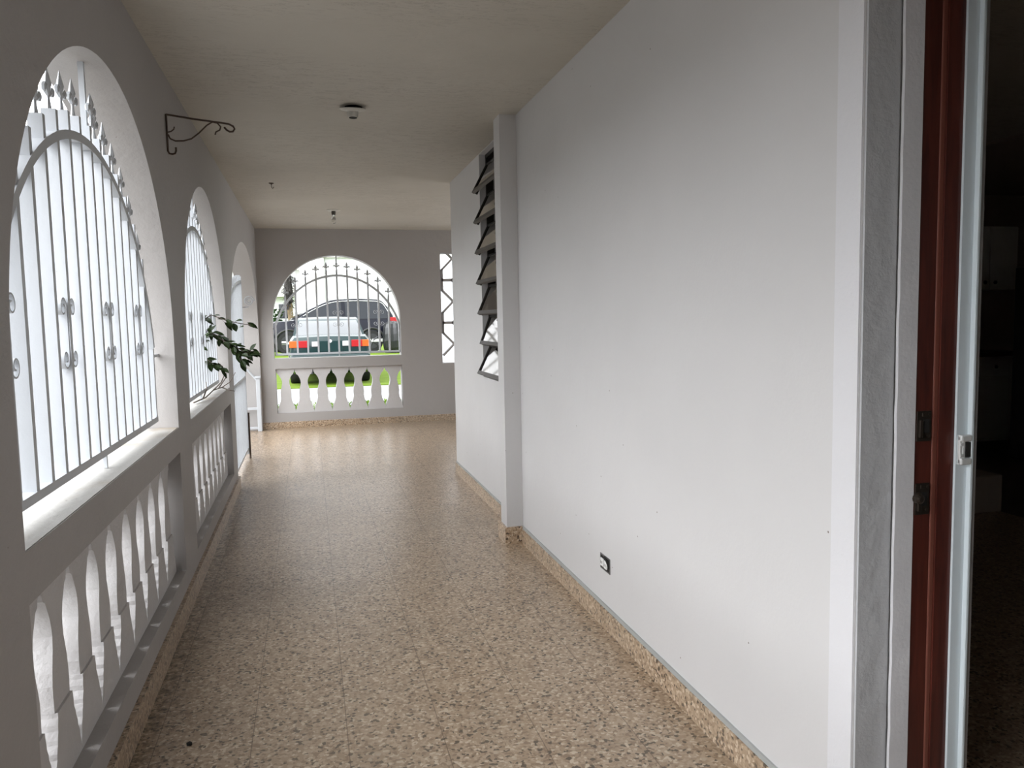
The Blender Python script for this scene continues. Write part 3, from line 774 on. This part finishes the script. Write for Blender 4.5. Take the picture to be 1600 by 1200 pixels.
# ------------------------------------------------------------------ cars
def loft(bm, secs, closed_ends=True, mi=0):
    rings = [[bm.verts.new(p) for p in s] for s in secs]; n = len(rings[0])
    for a, b in zip(rings, rings[1:]):
        for k in range(n):
            q = (k+1) % n; f = bm.faces.new((a[k], a[q], b[q], b[k])); f.material_index = mi
    if closed_ends: bm.faces.new(rings[0][::-1]); bm.faces.new(rings[-1])
def car(name, label, loc, rotz, L_, W, zc, zbelt, roof, paint, gh, hood, tail, wheel_r, rear_glass, cat='car'):
    """local +x is forward; gh = (rear base, rear top, front top, front base) of the glasshouse"""
    t = thing(name, label, cat, loc, rotz); hw = W/2
    def sec(x, w_, zb, zt, r=.08):
        return [(x, -w_*.90, zb), (x, -w_*.99, zb+.10), (x, -w_, (zb+zt)/2), (x, -w_*.975, zt-r), (x, -w_*.90, zt), (x, 0, zt+.02),
                (x, w_*.90, zt), (x, w_*.975, zt-r), (x, w_, (zb+zt)/2), (x, w_*.99, zb+.10), (x, w_*.90, zb)]
    bm = bmesh.new()
    loft(bm, [sec(0, hw*.90, zc+.16, tail-.10), sec(.04, hw*.955, zc+.06, tail-.03), sec(.16, hw*.985, zc, tail), sec(.5, hw, zc, tail+.01), sec(gh[0], hw, zc, max(tail, zbelt)),
              sec(L_*.5, hw, zc, zbelt), sec(gh[3], hw, zc, zbelt-.01), sec(gh[3]+.5, hw*.99, zc, hood), sec(L_-.25, hw*.95, zc, hood-.08), sec(L_-.05, hw*.86, zc+.05, hood-.22), sec(L_, hw*.80, zc+.14, hood-.30)])
    obj('body', bm, paint, t, smooth='auto', local=True)
    # cabin: curved roof profile with tumblehome, window panels let into it
    wb, wt = hw*.93, hw*.76
    rb, rt, ft, fb = gh
    ctrl = [(rb, zbelt-.03), (rb+(rt-rb)*.5, zbelt+(roof-zbelt)*.52), (rt, roof-.055), (rt+(ft-rt)*.3, roof-.005), (rt+(ft-rt)*.62, roof), (ft, roof-.05), (ft+(fb-ft)*.5, zbelt+(roof-zbelt)*.55), (fb, zbelt-.03)]
    def cr(P_, n=6):
        P_ = [P_[0]]+P_+[P_[-1]]; out = []
        for q in range(1, len(P_)-2):
            for k in range(n):
                t_ = k/n; a, b, c, d = P_[q-1], P_[q], P_[q+1], P_[q+2]
                out.append(tuple(.5*(2*b[m_]+(c[m_]-a[m_])*t_+(2*a[m_]-5*b[m_]+4*c[m_]-d[m_])*t_*t_+(3*b[m_]-a[m_]-3*c[m_]+d[m_])*t_**3) for m_ in (0, 1)))
        return out+[P_[-1]]
    prof_ = cr(ctrl)
    yw = lambda z: wb+(wt-wb)*min(1, max(0, (z-zbelt)/(roof-zbelt)))
    bm = bmesh.new(); rings = []
    for x, z in prof_: rings.append([bm.verts.new((x, yw(z)*f_, z+(.018 if abs(f_) < .5 else 0)*(z > zbelt))) for f_ in (-1, -.8, -.3, .3, .8, 1)])
    for a, b in zip(rings, rings[1:]):
        for k in range(5): bm.faces.new((a[k], a[k+1], b[k+1], b[k]))
    bm.faces.new([q[0] for q in rings]); bm.faces.new([q[-1] for q in rings])
    obj('cabin', bm, paint, t, smooth='auto', local=True)
    cx = (rb+fb)/2; zc_ = zbelt+.02
    for s_ in (-1, 1):
        for (xa, xb_) in ((rb+.22, cx-.02), (cx+.05, fb-.25)):
            pl = [(x, z-.075) for x, z in cr(ctrl, 10) if xa <= x <= xb_ and z-.075 > zc_+.02]
            if len(pl) < 3: continue
            pl = [(pl[0][0], zc_)]+pl+[(pl[-1][0], zc_)]
            bm = bmesh.new(); prism(bm, pl, lambda u, d, z: (u, s_*(yw(z)+d), z), -.01, .012)
            obj('side_window', bm, M['carglass'], t, local=True)
        if name == 'car':
            pth = [(x, z-.06) for x, z in cr(ctrl, 8) if rb+.15 <= x <= fb-.12]
            bm = bmesh.new(); tube(bm, [(x, s_*(yw(z)+.008), z) for x, z in pth], .011, 6)
            obj('window_trim', bm, M['chrome'], t, local=True)
    for nm3, mat3, e0, e1, ds in (('rear_window', rear_glass, (rb, zbelt), (rt, roof-.05), -1), ('windshield', M['carglass'], (fb, zbelt), (ft, roof-.05), 1)):
        p0 = (e0[0]+(e1[0]-e0[0])*.10, e0[1]+(e1[1]-e0[1])*.10); p1 = (e0[0]+(e1[0]-e0[0])*.92, e0[1]+(e1[1]-e0[1])*.92)
        mid_ = (p0[0]+(p1[0]-p0[0])*.5+ds*.035, (p0[1]+p1[1])/2+.025)
        bm = bmesh.new(); R_ = []
        for (x, z) in (p0, mid_, p1):
            R_.append([bm.verts.new((x+ds*(.035+.03*(1-abs(f_))), yw(z)*f_*.93, z+.012)) for f_ in (-1, -.5, 0, .5, 1)])
        for a, b in zip(R_, R_[1:]):
            for k in range(4): bm.faces.new((a[k], a[k+1], b[k+1], b[k]))
        e_ = bmesh.ops.extrude_face_region(bm, geom=bm.faces[:]); bmesh.ops.translate(bm, verts=[v for v in e_['geom'] if isinstance(v, bmesh.types.BMVert)], vec=(-ds*.03, 0, -.01))
        obj(nm3, bm, mat3, t, smooth='auto', local=True)
    # wheels
    for x in (.20*L_, .82*L_):
        for s in (-1, 1):
            yo = s*(hw-.10)
            bm = bmesh.new(); lathe(bm, [(wheel_r*.62, -.10), (wheel_r*.94, -.105), (wheel_r, -.08), (wheel_r, .08), (wheel_r*.94, .105), (wheel_r*.62, .10)], (x, yo, wheel_r), 28, 'y')
            wh = obj('wheel', bm, M['tyre'], t, smooth='auto', local=True)
            bm = bmesh.new(); lathe(bm, [(.01, 0), (wheel_r*.20, 0), (wheel_r*.2, .012), (.01, .015)], (x, yo+s*.10, wheel_r), 14, 'y')
            lathe(bm, [(wheel_r*.58, 0), (wheel_r*.66, 0), (wheel_r*.66, .01*s), (wheel_r*.58, .01*s)], (x, yo+s*.10, wheel_r), 28, 'y')
            for k in range(5):
                a = 2*PI*k/5; dx, dz = math.cos(a), math.sin(a)
                tube(bm, [(x+dx*wheel_r*.1, yo+s*.103, wheel_r+dz*wheel_r*.1), (x+dx*wheel_r*.62, yo+s*.103, wheel_r+dz*wheel_r*.62)], wheel_r*.075, 6)
            obj('rim', bm, M['rim'], wh, smooth='auto', local=True)
            bm = bmesh.new(); ring = []
            for k in range(13):
                a = PI*k/12; ring.append((x+math.cos(a)*wheel_r*1.14, s*(hw-.012), wheel_r+math.sin(a)*wheel_r*1.14))
            tube(bm, ring, .04, 6); obj('wheel_arch', bm, M['carblack'], t, local=True)
    return t
sed = car('sedan', 'dark green sedan seen from behind through the far arch', (.425, 17.0, .0), PI/2, 4.4, 1.70, .24, .98, 1.43, M['carpaint_green'], (.72, 1.30, 2.45, 3.15), .93, 1.04, .31, M['rearglass'])
hw = .85
for s in (-1, 1):
    nm2 = 'left' if s > 0 else 'right'
    obj('tail_light', B(-.035, .09, s*.44 if s > 0 else -.66, .66*s if s > 0 else -.44, .80, .945, bev=.008), M['red_lens'], sed, local=True)['label'] = 'red tail light'
    a, b_ = sorted((s*.66, s*.835)); obj('turn_signal', B(-.028, .20, a, b_, .80, .945, bev=.010), M['orange_lens'], sed, local=True)['label'] = 'orange turn signal lens'
    a, b_ = sorted((s*.25, s*.38)); obj('reversing_light', B(-.04, .06, a, b_, .82, .925, bev=.008), M['white_lens'], sed, local=True)['label'] = 'clear reversing light'
obj('rear_bumper', B(-.09, .30, -.83, .83, .36, .66, bev=.05), M['carpaint_green'], sed, local=True)
obj('bumper_strip', B(-.10, .2, -.80, .80, .52, .56, bev=.01), M['carblack'], sed, local=True)
obj('boot_panel', B(-.03, .05, -.25, .25, .70, .94, bev=.01), M['carpaint_green'], sed, local=True)
obj('badge', LA([(.0, -.036), (.035, -.036), (.035, -.03), (0, -.03)], (0, 0, 0), 16, 'x'), M['chrome'], sed, local=True).location = (0, 0, .93)
obj('exhaust', T([(-.06, .4, .27), (.3, .4, .27)], .03, 10), M['carblack'], sed, local=True)
obj('rear_wiper', T([(.80, -.30, 1.045), (.86, -.05, 1.12)], .008, 6), M['carblack'], sed, local=True)
suv = car('car', 'dark blue-black suv parked sideways beyond the green sedan', (2.72, 27.0, .30), PI+.12, 4.25, 1.85, .30, 1.08, 1.75, M['carpaint_black'], (.08, .50, 2.10, 3.35), 1.04, 1.10, .37, M['carglass'], 'car')
obj('sill_strip', B(.5, 3.7, .90, .945, .34, .44, bev=.01), M['chrome'], suv, local=True)
obj('tail_light', B(-.02, .22, .80, .93, .98, 1.14, bev=.01), M['red_lens'], suv, local=True)
obj('wing_mirror', B(2.95, 3.10, .95, 1.14, 1.06, 1.22, bev=.03), M['carpaint_black'], suv, local=True)
for x in (1.6, 2.6): obj('door_handle', B(x-.09, x+.06, .92, .95, .90, .93, bev=.005), M['chrome'], suv, local=True)
# black sheet over bin at the right of the suv
t = thing('covered_bin', 'black plastic sheet bunched over a bin behind the suv tail', 'covered bin', (2.62, 25.6, .28))
bm = bmesh.new(); rnd = random.Random(2); secs = []
for i, (z, r) in enumerate([(0, .26), (.18, .30), (.4, .31), (.62, .30), (.82, .28), (.95, .24), (1.02, .12)]):
    secs.append([(2.62+math.cos(2*PI*k/20)*(r+.022*math.sin(k*3.1+i*.6)), 25.6+math.sin(2*PI*k/20)*(r+.022*math.cos(k*2.3)), .28+z+.015*math.sin(k*2.0)) for k in range(20)])
loft(bm, secs); obj('sheet', bm, M['bag'], t)

# ------------------------------------------------------------------ buildings and plants outside
hs = thing('house', 'white rendered house filling the view behind the cars', 'house', (6.0, 36, .3))
bm = bmesh.new(); box(bm, .35, 18, 36, 44, .2, 4.15)
obj('wall', bm, M['house'], hs)
obj('eaves', B(.22, 18.3, 35.8, 44.5, 4.15, 4.36), M['house_cream'], hs)
obj('parapet', B(.35, 18, 36.2, 44, 4.38, 5.3), M['house'], hs)
obj('corner_pier', B(.22, .75, 35.85, 36.2, .2, 4.15), M['house_cream'], hs)
wn = obj('window', B(10.5, 12.2, 35.95, 36.02, 1.5, 3.0), M['carglass'], hs)
obj('window_sill', B(10.4, 12.3, 35.85, 36.0, 1.42, 1.5), M['house_cream'], hs)
h2 = thing('house', 'pale two-storey house far off behind the hedge and dark trunk', 'house', (-4.5, 58, .3))
obj('wall', B(-9, -.8, 58, 66, .2, 5.0), M['house'], h2)
obj('balcony', B(-3.6, -.9, 57.2, 58, 3.1, 3.9), M['house_cream'], h2)
obj('roof', B(-9.3, -.5, 57.7, 66.3, 5.0, 5.25), M['house_cream'], h2)
for x in (-3.2, -2.0): obj('window', B(x, x+.7, 57.95, 58.03, 1.6, 2.6), M['carglass'], h2)
def foliage(bm, c, rad, n, L_=.10, seed=1, box_=False):
    rnd = random.Random(seed); c = Vector(c)
    for i in range(n):
        if box_: o = Vector((rnd.uniform(-1, 1)*rad[0], rnd.uniform(-1, 1)*rad[1], rnd.uniform(-1, 1)*rad[2]))
        else:
            d = Vector((rnd.gauss(0, 1), rnd.gauss(0, 1), rnd.gauss(0, 1))).normalized()*rnd.uniform(.55, 1.05)
            o = Vector((d.x*rad[0], d.y*rad[1], d.z*rad[2]))
        d = Vector((rnd.uniform(-1, 1), rnd.uniform(-1, 1), rnd.uniform(-.9, .9)))
        if d.length < .1: continue
        leafmesh(bm, c+o, d, Vector((rnd.uniform(-.5, .5), rnd.uniform(-.5, .5), 1)), L_*rnd.uniform(.7, 1.3), L_*.5)
t = thing('hedge', 'dark green clipped hedge left of the cars', 'hedge', (-1.9, 29, .28))
bm = bmesh.new(); foliage(bm, (-3.0, 29.2, .98), (2.1, .5, .78), 2600, .17, 3, True); obj('foliage', bm, M['hedge'], t)
obj('stems', B(-4.9, -1.1, 28.9, 29.5, .28, 1.5), M['hedge'], t)
t = thing('palm_tree', 'dark shaggy palm trunk with tan foot beside the white house', 'tree', (-.75, 30, .28))
obj('trunk', T([(-.66, 30, .28), (-.62, 30, 1.3), (-.66, 30, 2.2)], [.12, .10, .10], 12), M['bark_tan'], t)
bm = bmesh.new(); rnd = random.Random(9)
tube(bm, [(-.66, 30, 1.95), (-.68, 30, 2.5), (-.66, 30, 3.05)], [.10, .16, .10], 12)
for i in range(240):
    z = rnd.uniform(1.9, 3.1); a = rnd.uniform(0, 2*PI)
    leafmesh(bm, Vector((-.67+.1*math.cos(a), 30+.1*math.sin(a), z)), Vector((math.cos(a), math.sin(a), rnd.uniform(-1.4, .3))), Vector((0, 0, 1)), rnd.uniform(.12, .26), .05)
obj('dead_fronds', bm, M['bark'], t)
# left side of the house: garden wall and shrub seen through the slits of the near arch
struct('garden_wall', B(-7.3, -7.1, -20, 40, -.05, 2.1), M['garden_wall'], 'white garden wall along the driveway', 'wall')
t = thing('shrub', 'tall dark shrub outside the near left arch', 'shrub', (-2.5, 7.2, -.05))
bm = bmesh.new(); foliage(bm, (-2.55, 7.15, 1.5), (.62, .85, 1.55), 4200, .11, 8); foliage(bm, (-2.5, 7.1, 1.4), (.4, .6, 1.3), 1800, .11, 18)
obj('foliage', bm, M['hedge'], t)
obj('trunk', T([(-2.5, 7.15, -.05), (-2.52, 7.1, 1.2), (-2.45, 7.15, 2.2)], [.05, .04, .02], 8), M['bark'], t)
bm = bmesh.new(); foliage(bm, (-2.35, 6.75, 3.05), (.25, .3, .25), 120, .12, 12); obj('new_leaves', bm, M['leaf_light'], t)['label'] = 'bright yellow-green young leaves'

# ------------------------------------------------------------------ dim kitchen behind the doorway
KX0, KX1, KY0, KY1 = XR+.135, 7.4, -1.6, YE-.13
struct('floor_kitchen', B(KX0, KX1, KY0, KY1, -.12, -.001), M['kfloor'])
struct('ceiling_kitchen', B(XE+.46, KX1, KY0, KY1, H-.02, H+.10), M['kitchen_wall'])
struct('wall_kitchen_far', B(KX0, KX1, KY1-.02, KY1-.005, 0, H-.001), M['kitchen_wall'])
struct('wall_kitchen_right', wall(KY0, KY1, H+.1, lambda u, d, z: (KX1+d, u, z), [rect(-1.2, -.1, 1.2, 2.0)], .1), M['kitchen_wall'])  # unseen window opening added to bring some light into the kitchen
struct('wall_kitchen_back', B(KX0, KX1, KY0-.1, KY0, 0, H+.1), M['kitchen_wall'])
kb = KY1-.02
c1 = thing('wall_cabinet', 'white wall cabinet with two doors in the dim kitchen', 'cabinet', (6.2, kb-.17, 1.53))
obj('carcass', B(5.74, 6.74, kb-.32, kb-.002, 1.53, 2.14), M['cab'], c1)
for x0, x1, kx in ((5.75, 6.395, 6.34), (6.405, 6.73, 6.46)):
    d_ = obj('door', B(x0, x1, kb-.342, kb-.321, 1.54, 2.13, bev=.003), M['cab'], c1)
    obj('knob', LA([(.008, -.02), (.018, -.018), (.018, -.008), (.008, 0)], (kx, kb-.342, 1.60), 12, 'y'), M['knob'], d_)
c2 = thing('base_cabinet', 'white base cabinet with drawers under the dark worktop', 'cabinet', (6.2, kb-.3, 0))
obj('carcass', B(5.30, 6.52, kb-.60, kb-.002, .10, .90), M['cab'], c2)
for x0, x1 in ((5.31, 5.905), (5.915, 6.51)):
    d_ = obj('drawer', B(x0, x1, kb-.622, kb-.601, .72, .89, bev=.003), M['cab'], c2)
    obj('knob', LA([(.008, -.02), (.016, -.018), (.016, -.008), (.008, 0)], ((x0+x1)/2, kb-.622, .805), 12, 'y'), M['knob'], d_)
    obj('door', B(x0, x1, kb-.622, kb-.601, .14, .71, bev=.003), M['cab'], c2)
tag(obj('worktop', B(5.28, 6.54, kb-.64, kb-.002, .901, .94, bev=.004), M['counter']), 'dark red-brown kitchen worktop on the white base cabinet', 'worktop')
tag(obj('storage_box', B(3.75, 4.42, 4.15, 4.55, 0, .25, bev=.01), M['kitchen_wall']), 'pale low box on the dark kitchen floor', 'box')
f1 = thing('refrigerator', 'black refrigerator at the right edge of the dim kitchen', 'refrigerator', (6.35, 5.3, 0))
obj('cabinet', B(6.02, 6.68, 5.05, 5.60, .02, 1.70, bev=.01), M['fridge'], f1)
obj('freezer_door', B(6.03, 6.67, 5.00, 5.049, 1.20, 1.69, bev=.01), M['fridge'], f1)
obj('fridge_door', B(6.03, 6.67, 5.00, 5.049, .04, 1.19, bev=.01), M['fridge'], f1)
obj('handle', T([(6.09, 4.995, .8), (6.09, 4.95, .84), (6.09, 4.95, 1.12), (6.09, 4.995, 1.16)], .01, 8), M['alu_grey'], f1)
